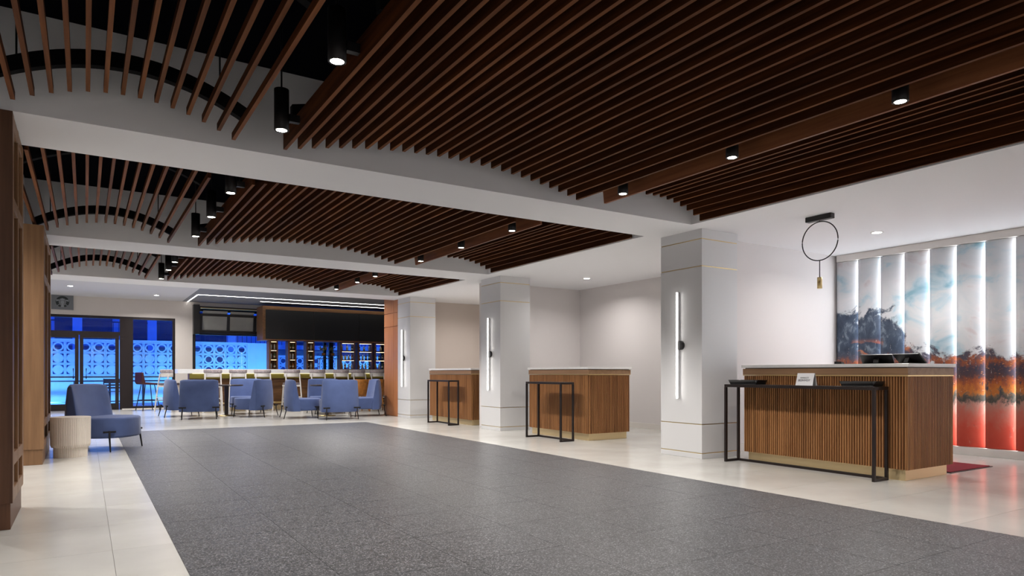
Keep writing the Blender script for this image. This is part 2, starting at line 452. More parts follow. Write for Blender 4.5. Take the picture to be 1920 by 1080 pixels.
struct('baseboard_bay', B(6.72, 8.53, 10.885, 10.9, 0, .10), 'white_lacquer')
# wood-clad return wall between the last column and the bar
ww = struct('wall_wood', B(6.10, 6.20, 14.52, 15.36, 0, ZF), 'wood_copper', 'copper brown wood clad wall end beside the bar')
for (y0, y1) in ((14.525, 14.765), (14.775, 15.355)):
    for (z0, z1) in ((.0, 2.085), (2.095, 2.40), (2.41, ZF - .005)):
        B(6.082, 6.10, y0, y1, z0 + .004, z1).build('wood_panel', 'wood_copper', ww, bevel=.002)

# ---- glazed end wall (Y = 21.4)
DH = 2.56
ew = MB()
ew.box(XL, 9.0, YF, YF + .2, 2.95, 3.4)
ew.box(XL, 2.62, YF, YF + .2, DH, 2.95)
ew.box(2.17, 2.62, YF, YF + .2, 0, DH)
ew.box(XL, -1.75, YF, YF + .2, 0, DH)
ew.box(8.45, 9.0, YF, YF + .2, 0, 2.95)
ew.box(2.62, 8.45, YF, YF + .2, 0, .85)
struct('wall_end', ew, 'wall_beige', 'beige end wall above the glass doors')
# entrance glazing
dr = tag(bpy.data.objects.new('door_1', None), 'dark bronze double glass entrance door with transom windows', None, None, 'structure'); COL.objects.link(dr)
def pf(name, x0, x1, z0, z1, y0=YF + .02, y1=YF + .14, mat='bronze_frame', par=dr):
    return B(x0, x1, y0, y1, z0, z1).build(name, mat, par)
pf('frame_head', -1.75, 2.17, DH - .07, DH)
pf('frame_jamb', 2.10, 2.17, 0, DH - .07)
pf('frame_jamb', -1.75, -1.68, 0, DH - .07)
pf('frame_post', .80, 1.12, .0, DH - .07)
pf('transom_bar', -1.68, .80, 2.03, 2.13)
for x0, x1 in ((-1.20, -.15), (-.13, .78)):
    pf('door_stile', x0, x0 + .085, .0, 2.03); pf('door_stile', x1 - .085, x1, 0, 2.03)
    pf('door_rail', x0 + .085, x1 - .085, 1.95, 2.03); pf('door_rail', x0 + .085, x1 - .085, 0, .17)
    pf('door_rail', x0 + .085, x1 - .085, .88, .915, YF + .05, YF + .10)
    g = B(x0 + .085, x1 - .085, YF + .07, YF + .08, .17, 1.95).build('door_glass', 'glass', dr)
for xh in (-.27, .02):
    MB().tube([(xh, YF + .02, .86), (xh, YF - .05, .86), (xh, YF - .05, 1.12), (xh, YF + .02, 1.12)], .013, 8).build('door_handle', 'black_metal', dr)
pf('sidelight_rail', 1.12, 2.10, .0, .08); pf('sidelight_rail', 1.12, 2.10, .88, .915, YF + .05, YF + .10)
for (x0, x1, z0, z1) in ((-1.68, .80, 2.13, DH - .07), (1.12, 2.10, .08, DH - .07), (-1.68, -1.20, .0, 2.03)):
    B(x0, x1, YF + .07, YF + .08, z0, z1).build('fixed_glass', 'glass', dr)
B(.85, 2.17, YF - .06, YF, 0, .025).build('threshold', 'white_lacquer', dr)
# bar window with raised sectional door
wn = tag(bpy.data.objects.new('window_1', None), 'wide bar window with black raised sectional panels and grey panes', None, None, 'structure'); COL.objects.link(wn)
pw = lambda n, *a, **k: pf(n, *a, **{**dict(mat='black_metal', par=wn), **k})
pw('frame_post', 2.62, 2.70, .85, 2.95); pw('frame_post', 8.38, 8.45, .85, 2.95)
pw('frame_post', 5.95, 6.0, .85, 2.15); pw('frame_post', 6.45, 6.52, .85, 2.15); pw('frame_post', 6.62, 6.75, .85, 2.15)
pw('frame_head', 2.70, 8.38, 2.80, 2.95); pw('frame_rail', 2.70, 8.38, 2.12, 2.24); pw('frame_sill', 2.62, 8.45, .85, .92)
B(2.70, 8.38, YF + .07, YF + .08, .92, 2.12).build('window_glass', 'glass', wn)
# raised sectional panel leaning inward: rails, stiles and grey panes
for i, (x0, x1) in enumerate(((2.86, 3.52), (3.60, 4.26), (4.34, 5.0), (5.08, 5.74), (5.82, 6.48))):
    p = MB().prism([(YF - .10, 2.24), (YF - .08, 2.24), (YF - .16, 2.66), (YF - .18, 2.66)], x0, x1, 'x').build('window_pane', 'frosted_pane', wn)
    MB().prism([(YF - .16, 2.70), (YF - .14, 2.70), (YF - .30, 2.80), (YF - .32, 2.80)], x0, x1, 'x').build('window_pane', 'frosted_pane', wn)
    MB().prism([(YF - .12, 2.2), (YF - .04, 2.2), (YF - .12, 2.7), (YF - .20, 2.7)], x0 - .08, x0, 'x').build('panel_stile', 'black_metal', wn)
MB().prism([(YF - .17, 2.64), (YF - .11, 2.64), (YF - .15, 2.72), (YF - .22, 2.72)], 2.70, 6.56, 'x').build('panel_rail', 'black_metal', wn)
B(2.70, 6.56, YF - .13, YF - .03, 2.16, 2.25).build('panel_rail', 'black_metal', wn)
B(2.62, 2.78, YF - .25, YF + .02, 2.12, 2.97).build('panel_track', 'black_metal', wn)
MB().tube([(2.8, YF - .22, 2.88), (6.5, YF - .22, 2.88)], .022, 8).build('torsion_tube', 'brass', wn)

# ---- white columns with brass inlay lines and light tubes
COLS = [(5.457, 6.12), (9.98, 10.65), (13.82, 14.515)]
cl = ['white square column beside the nearest reception desk', 'white square column between the two smaller desks', 'white square column next to the wood clad bar wall']
sl = ['slim vertical light tube on the column by the nearest desk', 'slim vertical light tube on the middle white column', 'slim vertical light tube on the column by the bar']
CXA, CXB = 6.08, 6.70
for i, (y0, y1) in enumerate(COLS):
    t = thing('column', cl[i], 'column', ((CXA + CXB) / 2, (y0 + y1) / 2, 0), 0, 'white columns along the desks')
    hx, hy = (CXB - CXA) / 2, (y1 - y0) / 2
    zs = [0, .065, .404, 2.262, 2.581, ZS]
    for k in range(5):
        B(-hx, hx, -hy, hy, zs[k] + (.005 if k else 0), zs[k + 1] - (.005 if k < 4 else .001)).build('column_panel', 'column_lacquer', t, bevel=.003)
    for k in range(1, 5):
        B(-hx + .004, hx - .004, -hy + .004, hy - .004, zs[k] - .005, zs[k] + .005).build('inlay_strip', 'brass', t)
    c = thing('wall_sconce', sl[i], 'wall light', (CXA, (y0 + y1) / 2 + .02, 1.34), 0, 'light tubes on the columns')
    MB().tube([(-.045, .0, -.64), (-.045, 0, .64)], .010, 10).build('light_tube', 'led_sconce', c)
    MB().tube([(-.001, -.03, 0), (-.036, -.03, 0)], .055, 20).build('mount_disc', 'black_metal', c)
    MB().box(-.034, -.006, -.010, .016, -.64, .64).build('back_channel', 'column_lacquer', c)

# ---- wood clad piers on the left
def pier(label, x0, x1, y0, y1, h, mat, near_mat, zsplit):
    t = thing('wood_pier', label, 'column', ((x0 + x1) / 2, (y0 + y1) / 2, 0), 0, 'wood clad piers on the left')
    hx, hy = (x1 - x0) / 2, (y1 - y0) / 2
    B(-hx + .012, hx - .012, -hy + .012, hy - .012, 0, .17).build('plinth', near_mat, t, bevel=.003)
    B(-hx, hx - .022, -hy + .02, hy, .17, h).build('core', mat, t)
    B(-hx, hx, -hy, -hy + .02, .17, h).build('near_panel', near_mat, t, bevel=.002)
    fw = .085
    for (a, b_) in ((-hy + .02, -hy + .02 + fw), (hy - fw, hy), (-.03, .03)):
        B(hx - .022, hx, a, b_, .17, h).build('stile', mat, t, bevel=.004)
    for z in (.17, zsplit[0], zsplit[1], h - .09):
        B(hx - .022, hx - .001, -hy + .02 + fw, hy - fw, z, z + .085).build('rail', mat, t, bevel=.004)
    return t
pier('tall dark wood panelled pier at the left edge', -.63, -.395, 5.38, 6.26, 2.695, 'wood_oak', 'wood_column', (.40, 2.08))
pier('lighter oak panelled pier behind the drum side table', -.90, -.385, 9.0, 10.72, 2.63, 'wood_oak', 'wood_oak', (.40, 2.05))

# ---- slatted wave canopies
def zl(x): return 2.876 - .40 * (x - .25) ** 2
def zr_(x): return 2.866 - .0875 * (x - 2.67) ** 2
def zs_(x): return 2.885 - .36 * (x - 5.08) ** 2
LX = [.91 - .0995 * i for i in range(15)]
RX = [1.275 + .107 * i for i in range(27)]
SX = [5.79 - .1015 * i for i in range(9)]
WELLS = [(-2.35, 5.22, 'nearest'), (6.34, 9.80, 'middle'), (10.97, 13.76, 'far')]
SH = .14; SWD = .025
def arc(xs, zf, dz0, dz1, y0, y1):
    poly = [(x, zf(x) + dz0) for x in xs] + [(x, zf(x) + dz1) for x in reversed(xs)]
    return MB().prism(poly, y0, y1, 'y')
for wi, (y0, y1, nm) in enumerate(WELLS):
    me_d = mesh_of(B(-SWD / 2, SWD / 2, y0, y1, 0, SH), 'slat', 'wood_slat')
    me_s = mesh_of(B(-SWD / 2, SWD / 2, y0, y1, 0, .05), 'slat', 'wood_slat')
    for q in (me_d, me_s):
        q.materials.append(M['wood_slat_lit'])
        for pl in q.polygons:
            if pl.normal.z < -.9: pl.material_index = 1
    for key, xs, zf, lab in (('l', LX, zl, 'narrow left arch of dark wood slats in the %s ceiling well'),
                             ('r', RX, zr_, 'broad arch of dark wood slats in the %s ceiling well'),
                             ('s', SX, zs_, 'short rising run of wood slats along the right rim of the %s well')):
        t = thing('slat_canopy', lab % nm, 'ceiling slats', (0, 0, 0), 0, 'wooden ceiling slats')
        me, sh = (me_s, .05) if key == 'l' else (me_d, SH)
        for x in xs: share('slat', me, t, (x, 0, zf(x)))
        xa, xb = min(xs), max(xs)
        px = [xa - .03 + (xb - xa + .06) * k / 24 for k in range(25)]
        n = 2 if y1 - y0 < 4 else 5
        for k in range(n):
            yc = y1 - .30 - k * (y1 - y0 - .8) / (n - 1) if n > 1 else y1 - .3
            arc(px, zf, sh, sh + .095, yc - .03, yc + .03).build('support_rib', 'flat_black', t)
            for xh in (xa + .1 * (xb - xa), xa + .9 * (xb - xa)):
                MB().tube([(xh, yc, zf(xh) + sh + .06), (xh, yc, ZU)], .006, 6).build('hanger_rod', 'black_metal', t)
    # wide board that carries the track
    t = thing('track_board', 'wide wood board carrying track lights in the %s ceiling well' % nm, 'ceiling board', (0, 0, 0), 0, 'track boards')
    MB().prism([(4.40, 2.71), (4.425, 2.71), (4.40, 2.93), (4.375, 2.93)], y0, y1, 'y').build('board', 'wood_fascia', t)
    B(4.23, 4.27, y0 + .05, y1 - .05, 2.86, 2.90).build('track', 'black_metal', t)
    B(4.27, 4.385, y0 + .4, y0 + .44, 2.90, 2.93).build('bracket', 'black_metal', t)
    B(4.27, 4.385, y1 - .44, y1 - .4, 2.90, 2.93).build('bracket', 'black_metal', t)
    for yy in (y0 + .42, y1 - .42): MB().tube([(4.38, yy, 2.92), (4.38, yy, ZU)], .006, 6).build('hanger_rod', 'black_metal', t)

# ---- track spots and slim pendants
WARM = (1.0, .955, .91)
SPOTS_R = [(.95, 'n'), (2.23, 'n'), (3.51, 'n'), (4.77, 'n'), (6.71, 'm'), (7.98, 'm'), (9.27, 'm'), (11.15, 'f'), (12.06, 'f'), (13.28, 'f')]
names = {'n': 'nearest', 'm': 'middle', 'f': 'far'}
ordn = {2.23: 'closest to us of', 3.51: 'middle one of', 4.77: 'nearest the white beam of', 6.71: 'nearest of', 7.98: 'middle of', 9.27: 'farthest of', 11.15: 'nearest of', 12.06: 'middle of', 13.28: 'farthest of'}
tm = {}
for yy, wk in SPOTS_R:
    lab = 'black track spot, %s those on the %s wood board' % (ordn.get(yy, 'overhead one of'), names[wk])
    t = thing('track_spot', lab, 'spotlight', (4.25, yy, 2.68), 0, 'track spots on the wood boards')
    MB().lathe([(.035, .004), (.045, .0), (.048, .004), (.048, .15), (.0, .15)], 20).build('housing', 'black_metal', t)
    MB().lathe([(.034, .003), (0.0, .0035)], 16).build('lens', 'lens_warm', t)
    B(-.012, .012, -.05, .05, .15, .179).build('track_adapter', 'black_metal', t)
    light('spot', 'SPOT', (0, 0, -.006), SPOT_W * (.45 if yy < 3 else 1), WARM, t, spot_size=math.radians(126), spot_blend=.55, shadow_soft_size=.04)
SPOTS_L = [(1.05, 'n'), (2.25, 'n'), (3.52, 'n'), (4.72, 'n'), (6.62, 'm'), (7.75, 'm'), (8.95, 'm'), (11.2, 'f'), (12.1, 'f'), (13.3, 'f')]
ordl = {2.25: 'first', 3.52: 'second', 4.72: 'third', 6.62: 'first', 7.75: 'second', 8.95: 'third', 11.2: 'first', 12.1: 'second', 13.3: 'third'}
for yy, wk in SPOTS_L:
    lab = 'slim black pendant cylinder in the gap between slat arches, %s in %s well' % (ordl.get(yy, 'overhead'), names[wk])
    t = thing('pendant_spot', lab, 'pendant light', (1.13, yy, 2.66), 0, 'pendant cylinders in the slat gap')
    MB().lathe([(.036, .004), (.046, 0), (.049, .004), (.049, .28), (.0, .28)], 20).build('housing', 'black_metal', t)
    MB().lathe([(.036, .003), (0.0, .0035)], 16).build('lens', 'lens_warm', t)
    MB().tube([(0, 0, .28), (0, 0, ZU - 2.66)], .006, 6).build('stem', 'black_metal', t)
    B(.049, .12, -.02, .02, .07, .12).build('junction_box', 'black_metal', t)
    light('spot', 'SPOT', (0, 0, -.006), SPOT_W * (.45 if yy < 3 else 1), WARM, t, spot_size=math.radians(110), spot_blend=.9, shadow_soft_size=.04)

# ---- recessed downlights
DL = [(8.05, 4.50, ZS, 'round recessed downlight in front of the mural'), (7.58, 9.47, ZS, 'round recessed downlight above the middle desk'),
      (7.62, 13.2, ZS, 'round recessed downlight above the farthest desk'), (1.59, 20.1, ZF, 'round recessed downlight before the glass doors'),
      (7.6, 7.2, ZS, 'round recessed downlight hidden by the nearest column'),
      (7.6, 11.9, ZS, 'round recessed downlight hidden by the middle column'),
      (-1.5, 8.3, ZS, 'round recessed downlight behind the left pier'), (-1.5, 7.1, ZS, 'round recessed downlight in the left aisle'),
      (-1.5, 12.4, ZS, 'round recessed downlight beyond the second pier'),
      (-.3, 19.0, ZF, 'round recessed downlight near the emblem plaque'), (3.4, 17.6, ZF, 'round recessed downlight above the bar stools'), (4.9, 15.7, ZF, 'round recessed downlight above the tan chairs'), (1.6, 16.6, ZF, 'round recessed downlight above the lounge chairs')] + \
     [(-1.6 + 2.2 * k, -3.0, ZS, 'added fill downlight at the rear of the lobby, %s of five' % ('first', 'second', 'third', 'fourth', 'last')[k]) for k in range(5)]  # unseen rear lamps, added as soft fill for surfaces facing the camera
for x, y, z, lab in DL:
    pw_ = DOWN_W * (1.9 if x < -1 else (1.0 if y < -2 else (2.6 if y > 15 else 1.0)))
    t = thing('downlight', lab, 'downlight', (x, y, z), 0, 'recessed ceiling downlights')
    MB().lathe([(.052, -.004), (.068, -.006), (.07, -.001), (.05, -.001)], 24, caps=False).build('trim_ring', 'white_lacquer', t)
    MB().lathe([(.052, -.003), (0, -.003)], 20).build('lens', 'lens_down', t)
    light('downlight_lamp', 'AREA', (0, 0, -.012), pw_, (1, .965, .93), t, shape='DISK', size=.10, spread=math.radians(150))

# ---- ceiling light lines over the bar
t = thing('linear_light', 'L shaped white light line recessed in the bar ceiling', 'ceiling light', (2.49, 19.3, ZF))
B(0, 5.9, -.010, .010, -.006, -.001).build('long_run', 'led_white', t)
B(-.010, .010, .011, 2.08, -.006, -.001).build('short_run', 'led_white', t)

t = thing('linear_light', 'straight white light line on the ceiling just above the screen cabinet', 'ceiling light', (4.25, 20.22, ZF))
B(0, 4.3, -.010, .010, -.006, -.001).build('diffuser', 'led_white', t)
B(0, 4.3, -.016, .016, -.0009, -.0002).build('channel', 'black_metal', t)
# ---- mural of curved panels with vertical light lines
mu = thing('mural', 'printed cityscape mural on curved vertical panels with light lines', 'mural', (0, 0, 0))
pit = .3165
yl = 5.712
me_panels = 15
DEP = .075
for i in range(me_panels):
    ya, yb = yl - i * pit, yl - (i + 1) * pit
    front = []; K = 8
    for k in range(K + 1):
        s_ = k / K
        front.append((XR - .02 - DEP * math.cos(s_ * PI / 2) ** .8 - .006, ya + (yb - ya) * s_))
    back = [(XR - .006, yb), (XR - .006, ya)]
    MB().prism(front + back, .10, 2.60, 'z', True).build('mural_panel', 'mural_print', mu)
    B(XR - .02 - DEP * .85, XR - .03, yb + .0005, yb + .006, .10, 2.60).build('light_strip', 'led_mural', mu)
B(XR - .12, XR - .006, yl - me_panels * pit, yl - .002, .001, .095).build('plinth', 'white_lacquer', mu)
B(XR - .115, XR - .006, yl - me_panels * pit, yl - .002, 2.605, ZS - .004).build('header', 'white_lacquer', mu)

# ================================================================== RECEPTION DESKS
def desk(label, x0, x1, y0, y1, parts):
    """parts: True -> every batten its own object, else joined"""
    t = thing('reception_desk', label, 'desk', ((x0 + x1) / 2, (y0 + y1) / 2, 0), 0, 'reception desks')
    hx, hy = (x1 - x0) / 2, (y1 - y0) / 2
    B(-hx + .045, hx - .045, -hy + .045, hy - .045, 0, .104).build('kick_plate', 'brass_plate', t, bevel=.002)
    B(-hx + .016, hx - .016, -hy + .016, hy - .016, .106, .975).build('carcass', 'wood_groove_shade', t)
    B(-hx + .002, hx - .002, -hy + .002, hy - .002, .977, .989).build('brass_strip', 'brass', t)
    B(-hx, hx, -hy, hy, .990, 1.056).build('wood_band', 'wood_band', t, bevel=.002)
    B(-hx + .02, hx - .02, -hy + .02, hy - .02, 1.056, 1.064).build('shadow_gap', 'black_plastic', t)
    B(-hx - .012, hx + .012, -hy - .012, hy + .012, 1.065, 1.098).build('worktop', 'quartz', t, bevel=.003)
    p = .0265; wd = .0165
    poly = lambda: [(-wd / 2, 0), (-wd / 2 + .003, -.014), (wd / 2 - .003, -.014), (wd / 2, 0)]
    bat = mesh_of(MB().prism(poly(), .106, .974, 'z'), 'batten', 'wood_walnut')
    spots = []
    n = int((2 * hy - .01) / p); o = -hy + (2 * hy - (n - 1) * p) / 2
    for k in range(n): spots.append((-hx + .016, o + k * p, -PI / 2))
    n2 = int((2 * hx - .01) / p); o = -hx + (2 * hx - (n2 - 1) * p) / 2
    for k in range(n2): spots.append((o + k * p, -hy + .016, 0))
    if parts:
        for (x, y, r) in spots: share('batten', bat, t, (x, y, 0), r)
    else:
        mb = MB()
        for (x, y, r) in spots:
            c, s_ = math.cos(r), math.sin(r); q = [(x + a * c - b_ * s_, y + a * s_ + b_ * c) for a, b_ in poly()]
            mb.prism(q, .106, .974, 'z')
        tag(mb.build('batten_cladding', 'wood_walnut', t), kind='stuff')
    return t
D1 = (6.42, 7.28, 3.30, 5.15); D2 = (6.27, 7.10, 7.79, 9.38); D3 = (6.22, 7.05, 11.28, 13.12)
desk('large fluted walnut reception desk with white top in front of mural', *D1, True)
desk('fluted walnut reception desk between the near and middle columns', *D2, True)
desk('small distant walnut reception desk between the middle and far columns', *D3, False)

def console(label, x0, x1, y0, y1, h=.88):
    t = thing('console_table', label, 'console table', ((x0 + x1) / 2, (y0 + y1) / 2, 0), 0, 'black frame tables at the desks')
    hx, hy = (x1 - x0) / 2, (y1 - y0) / 2; b = .026
    B(-hx, hx, -hy, hy, h - .032, h).build('tabletop', 'black_steel', t, bevel=.003)
    for sx_ in (-1, 1):
        for sy_ in (-1, 1):
            cx, cy = sx_ * (hx - b / 2), sy_ * (hy - b / 2)
            B(cx - b / 2, cx + b / 2, cy - b / 2, cy + b / 2, 0, h - .032).build('leg', 'black_steel', t)
    for sy_ in (-1, 1):
        cy = sy_ * (hy - b / 2)
        B(-hx + b, hx - b, cy - b / 2, cy + b / 2, 0, b).build('foot_rail', 'black_steel', t)
    B(hx - b, hx, -hy + b, hy - b, 0, b).build('floor_rail', 'black_steel', t)
    return t
console('long black metal console table before the mural desk', 6.15, 6.39, 3.46, 5.19)
console('black metal frame table at the middle desk', 5.84, 6.09, 7.90, 8.82, .872)
console('black metal frame table at the farthest desk', 5.86, 6.09, 11.52, 12.46, .868)

# things on and behind the nearest desk
def tray(label, y0, y1):
    t = thing('leather_tray', label, 'tray', (6.27, (y0 + y1) / 2, .88), .06, 'black trays on the console')
    hy = (y1 - y0) / 2
    B(-.09, .09, -hy, hy, 0, .010).build('tray_base', 'black_plastic', t, bevel=.003)
    for a in (-1, 1):
        MB().prism([(a * .09, .008), (a * .118, .050), (a * .108, .050), (a * .082, .008)], -hy, hy, 'y').build('rim', 'black_plastic', t)
        MB().prism([(a * hy, .008), (a * (hy + .026), .050), (a * (hy + .016), .050), (a * (hy - .008), .008)], -.09, .09, 'x').build('rim', 'black_plastic', t)
    B(-.06, .06, -hy * .6, hy * .5, .010, .022).build('folder', 'black_steel', t, bevel=.002)
tray('black tray on the far end of the console table', 4.80, 5.13)
tray('black tray on the near end of the console table', 3.50, 3.80)
t = thing('sign_card', 'small white tent card with tiny lettering on the console', 'sign', (6.27, 4.245, .88))
MB().prism([(-.03, 0), (-.026, 0), (.012, .126), (.008, .126)], -.097, .097, 'y').build('front_leaf', 'card_white', t)
MB().prism([(.050, 0), (.054, 0), (.0165, .126), (.0125, .126)], -.097, .097, 'y').build('rear_leaf', 'card_white', t)
def text(body, size, loc, rot, mat, parent, name='lettering'):
    c = bpy.data.curves.new(name, 'FONT'); c.body = body; c.size = size; c.align_x = 'CENTER'; c.align_y = 'CENTER'; c.extrude = .0004
    tmp = bpy.data.objects.new('tmp', c); COL.objects.link(tmp)
    dg = bpy.context.evaluated_depsgraph_get(); me = bpy.data.meshes.new_from_object(tmp.evaluated_get(dg))
    bpy.data.objects.remove(tmp)
    o = bpy.data.objects.new(name, me); COL.objects.link(o); me.materials.clear(); me.materials.append(M[mat])
    o.parent = parent; o.location = loc; o.rotation_euler = rot; return o
tl = math.atan2(.038, .126)
text('MARRIOTT', .020, (-.0105 + .0005, .005, .078 - .0), (PI / 2 - tl, 0, -PI / 2), 'ink', t)
text('BONVOY', .032, (-.0185 + .0005, .005, .052), (PI / 2 - tl, 0, -PI / 2), 'ink', t)
def monitor(label, x, y, rz, tilt):
    t = thing('desk_monitor', label, 'monitor', (x, y, 1.098), rz, 'monitors on the near desk')
    # rear of a low, leaned-back screen
    MB().prism([(0, .012), (.018, .004), (.118, .100), (.100, .108)], -.155, .155, 'y').build('display_shell', 'black_plastic', t, bevel=.004)
    B(.02, .16, -.09, .09, 0, .012).build('foot', 'black_metal', t, bevel=.003)
    MB().bar((.10, 0, .010), (.075, 0, .062), .03, .05).build('stand_arm', 'black_metal', t)
monitor('black screen leaning back on the near desk, farther one', 7.12, 3.96, PI + .25, 0)
monitor('black screen leaning back on the near desk, closer one', 7.12, 3.60, PI - .25, 0)
t = thing('card_reader', 'small dark payment terminal on the desk beside the mural', 'card reader', (7.0, 4.33, 1.098), 0)
B(-.03, .03, -.045, .045, 0, .012).build('base', 'black_plastic', t, bevel=.003)
MB().prism([(-.028, .012), (.028, .012), (.028, .024), (-.028, .036)], -.04, .04, 'y').build('keypad_body', 'black_metal', t)
t = thing('floor_mat', 'dark red floor mat behind the nearest desk', 'mat', (7.88, 3.62, 0), 0)
B(-.52, .34, -.25, .42, .0005, .012).build('mat_body', 'red_mat', t, bevel=.003)
B(-.54, .36, -.27, .44, .0003, .006).build('rubber_edge', 'black_plastic', t)

# ring pendant above the nearest desk
t = thing('ring_pendant', 'black ring pendant with small brass lamp above the near desk', 'pendant light', (6.664, 4.344, ZS))
B(-.035, .035, -.15, .15, -.055, -.001).build('canopy', 'black_metal', t, bevel=.004)
MB().tube([(0, 0, -.056), (0, 0, -.07)], .007, 8).build('stem', 'black_metal', t)
MB().tube([(0, .208 * math.sin(2 * PI * k / 48), -.275 + .208 * math.cos(2 * PI * k / 48)) for k in range(48)], .006, 8, closed=True).build('ring', 'black_metal', t)
MB().tube([(0, 0, -.484), (0, 0, -.665)], .005, 8).build('rod', 'black_metal', t)
MB().lathe([(.022, -.785), (.025, -.785), (.025, -.665), (0, -.664)], 20).build('lamp_sleeve', 'brass', t)
MB().lathe([(.022, -.783), (0, -.782)], 16).build('lamp_lens', 'lens_warm', t)
light('pendant_lamp', 'SPOT', (0, 0, -.80), 12, WARM, t, spot_size=math.radians(110), spot_blend=.8, shadow_soft_size=.02)

# ================================================================== LOUNGE CHAIRS
def lounge_chair():
    t = thing('lounge_chair', '', 'chair', (0, 0, 0), 0, 'blue upholstered lounge chairs')
    # backrest: wrapped panel, wedge profile; front is -y
    mb = MB(); NX, W2 = 14, .405
    prof = [(.355, .16), (.385, .30), (.378, .60), (.352, .82), (.322, .865), (.282, .855), (.240, .72), (.175, .45), (.135, .30), (.13, .16)]
    k = len(prof); vs = []
    for i in range(NX + 1):
        u = -1 + 2 * i / NX
        for (py, pz) in prof:
            f = (pz - .16) / .67
            x = u * (W2 - .022 * f)
            wrap = -.085 * abs(u) ** 2.4
            drop = -.022 * abs(u) ** 8 * f
            pinch = 1 - .35 * abs(u) ** 8
            yc = .27
            vs.append((x, yc + (py - yc) * pinch + wrap, pz + drop))
    fs = []
    for i in range(NX):
        for j in range(k): fs.append((i * k + j, i * k + (j + 1) % k, (i + 1) * k + (j + 1) % k, (i + 1) * k + j))
    mb.add(vs, fs, True); mb.f.append(list(range(k))); mb.sm.append(False); mb.f.append([NX * k + j for j in range(k)][::-1]); mb.sm.append(False)
    mb.build('backrest', 'blue_fabric', t, bevel=.022, seg=3)
    # D-shaped seat
    poly = [(.375, .20), (.385, .0), (.36, -.17), (.30, -.29), (.20, -.365), (.08, -.395), (-.08, -.395), (-.20, -.365), (-.30, -.29), (-.36, -.17), (-.385, 0), (-.375, .20)]
    MB().prism([(a, b_) for a, b_ in reversed(poly)], .17, .435, 'z', True).build('seat', 'blue_fabric', t, bevel=.03, seg=3)
    for sx_, sy_ in ((-1, -1), (1, -1), (-1, 1), (1, 1)):
        x, y = (sx_ * .33, -.245) if sy_ < 0 else (sx_ * .31, .335)
        ox, oy = (sx_ * .025, -.025) if sy_ < 0 else (sx_ * .02, .055)
        L = MB().tube([(x + ox, y + oy, .27), (x + ox, y + oy, .17), (x + ox * 1.6, y + oy * 1.8, 0)], [.012, .012, .009], 8).build('leg', 'black_metal', t)
        if sy_ < 0: MB().bar((x + ox * .9 - .05 * 1, y + oy * .9 - .05 * sx_ * -1 * -1, .255), (x + ox * .9 + .05, y + oy * .9 + .05 * sx_, .255), .022, .022).build('bracket', 'black_metal', L)
        else: MB().bar((x + ox - .072, y + oy * .9, .255), (x + ox + .072, y + oy * .9, .255), .03, .03).build('bracket', 'black_metal', L)
    return t
LC = [(.22, 10.42, math.radians(58), 'blue lounge chair beside the cream drum table'),
      (2.14, 16.35, math.radians(172), 'blue lounge chair seen from behind, nearest of the left table group'),
      (1.90, 17.35, math.radians(95), 'blue lounge chair half hidden at the far left of the left table group'),
      (3.30, 16.42, math.radians(-128), 'blue lounge chair in shadow at the right of the left table group'),
      (3.38, 17.55, math.radians(-8), 'blue lounge chair facing us behind the left round table'),
      (4.13, 15.38, math.radians(84), 'blue lounge chair at the left of the right table group'),
      (4.70, 14.60, math.radians(176), 'blue lounge chair with its back square to us in the right table group'),
      (5.56, 15.28, math.radians(-98), 'dark side blue lounge chair next to the wood clad wall'),
      (5.06, 16.62, math.radians(2), 'blue lounge chair hidden behind the chair with its back to us')]
pc = lounge_chair()
for i, (x, y, r, lab) in enumerate(LC):
    place(pc, i > 0, (x, y, 0), r, lab)

def bistro(label, x, y, r=.36):
    t = thing('round_table', label, 'table', (x, y, 0), 0, 'round lounge tables')
    MB().lathe([(r - .01, .700), (r, .708), (r, .722), (r - .006, .73), (0, .73)], 40).build('tabletop', 'dark_tabletop', t)
    MB().tube([(0, 0, .02), (0, 0, .70)], .045, 16).build('column', 'dark_tabletop', t)
    MB().lathe([(.20, 0), (.20, .012), (.07, .028), (0, .028)], 32).build('base', 'brass', t)
bistro('round dark table among the left group of blue chairs', 2.80, 16.95, .37)
bistro('round dark table among the right group of blue chairs', 4.80, 15.72, .38)

# fluted drum side table
t = thing('drum_table', 'cream fluted plaster drum side table beside the blue chair', 'side table', (-.15, 9.72, 0))
MB().lathe([(.175, 0), (.175, .118)], 256, flute=.005, nf=64, smooth=False).build('foot_drum', 'cream_plaster', t)
MB().lathe([(.195, .120), (.207, .150), (.209, .470)], 256, flute=.005, nf=64, smooth=False).build('fluted_body', 'cream_plaster', t)
MB().lathe([(.209, .471), (.209, .480), (0, .481)], 64, smooth=False).build('tabletop', 'cream_plaster', t)

# ================================================================== BAR
bar = thing('bar_counter', 'long bar counter with cream stone top and wood front', 'bar counter', (1.98, 18.95, 0))
B(0, 6.3, 0, .66, .995, 1.105).build('stone_top', 'quartz', bar, bevel=.004)
B(.36, 6.3, .18, .195, .985, .9945).build('under_light', 'led_counter', bar)
B(.30, 6.3, .24, .26, .86, .993).build('fascia', 'bar_olive', bar)
for k in range(9):
    B(.30 + k * .667 + .003, .30 + (k + 1) * .667 - .003, .28, .30, .13, .86).build('front_panel', 'wood_bar', bar)
B(.30, 6.3, .305, .62, .13, .992).build('carcass', 'wood_shelf', bar)
B(.32, 6.3, .30, .60, .0, .128).build('kick_plate', 'brass_plate', bar)
MB().tube([(.25, .16, .20), (6.3, .16, .20)], .022, 10).build('foot_rail', 'brass', bar)
for k in range(7): MB().tube([(.4 + k * .95, .17, .20), (.4 + k * .95, .31, .20)], .014, 8).build('rail_bracket', 'brass', bar)

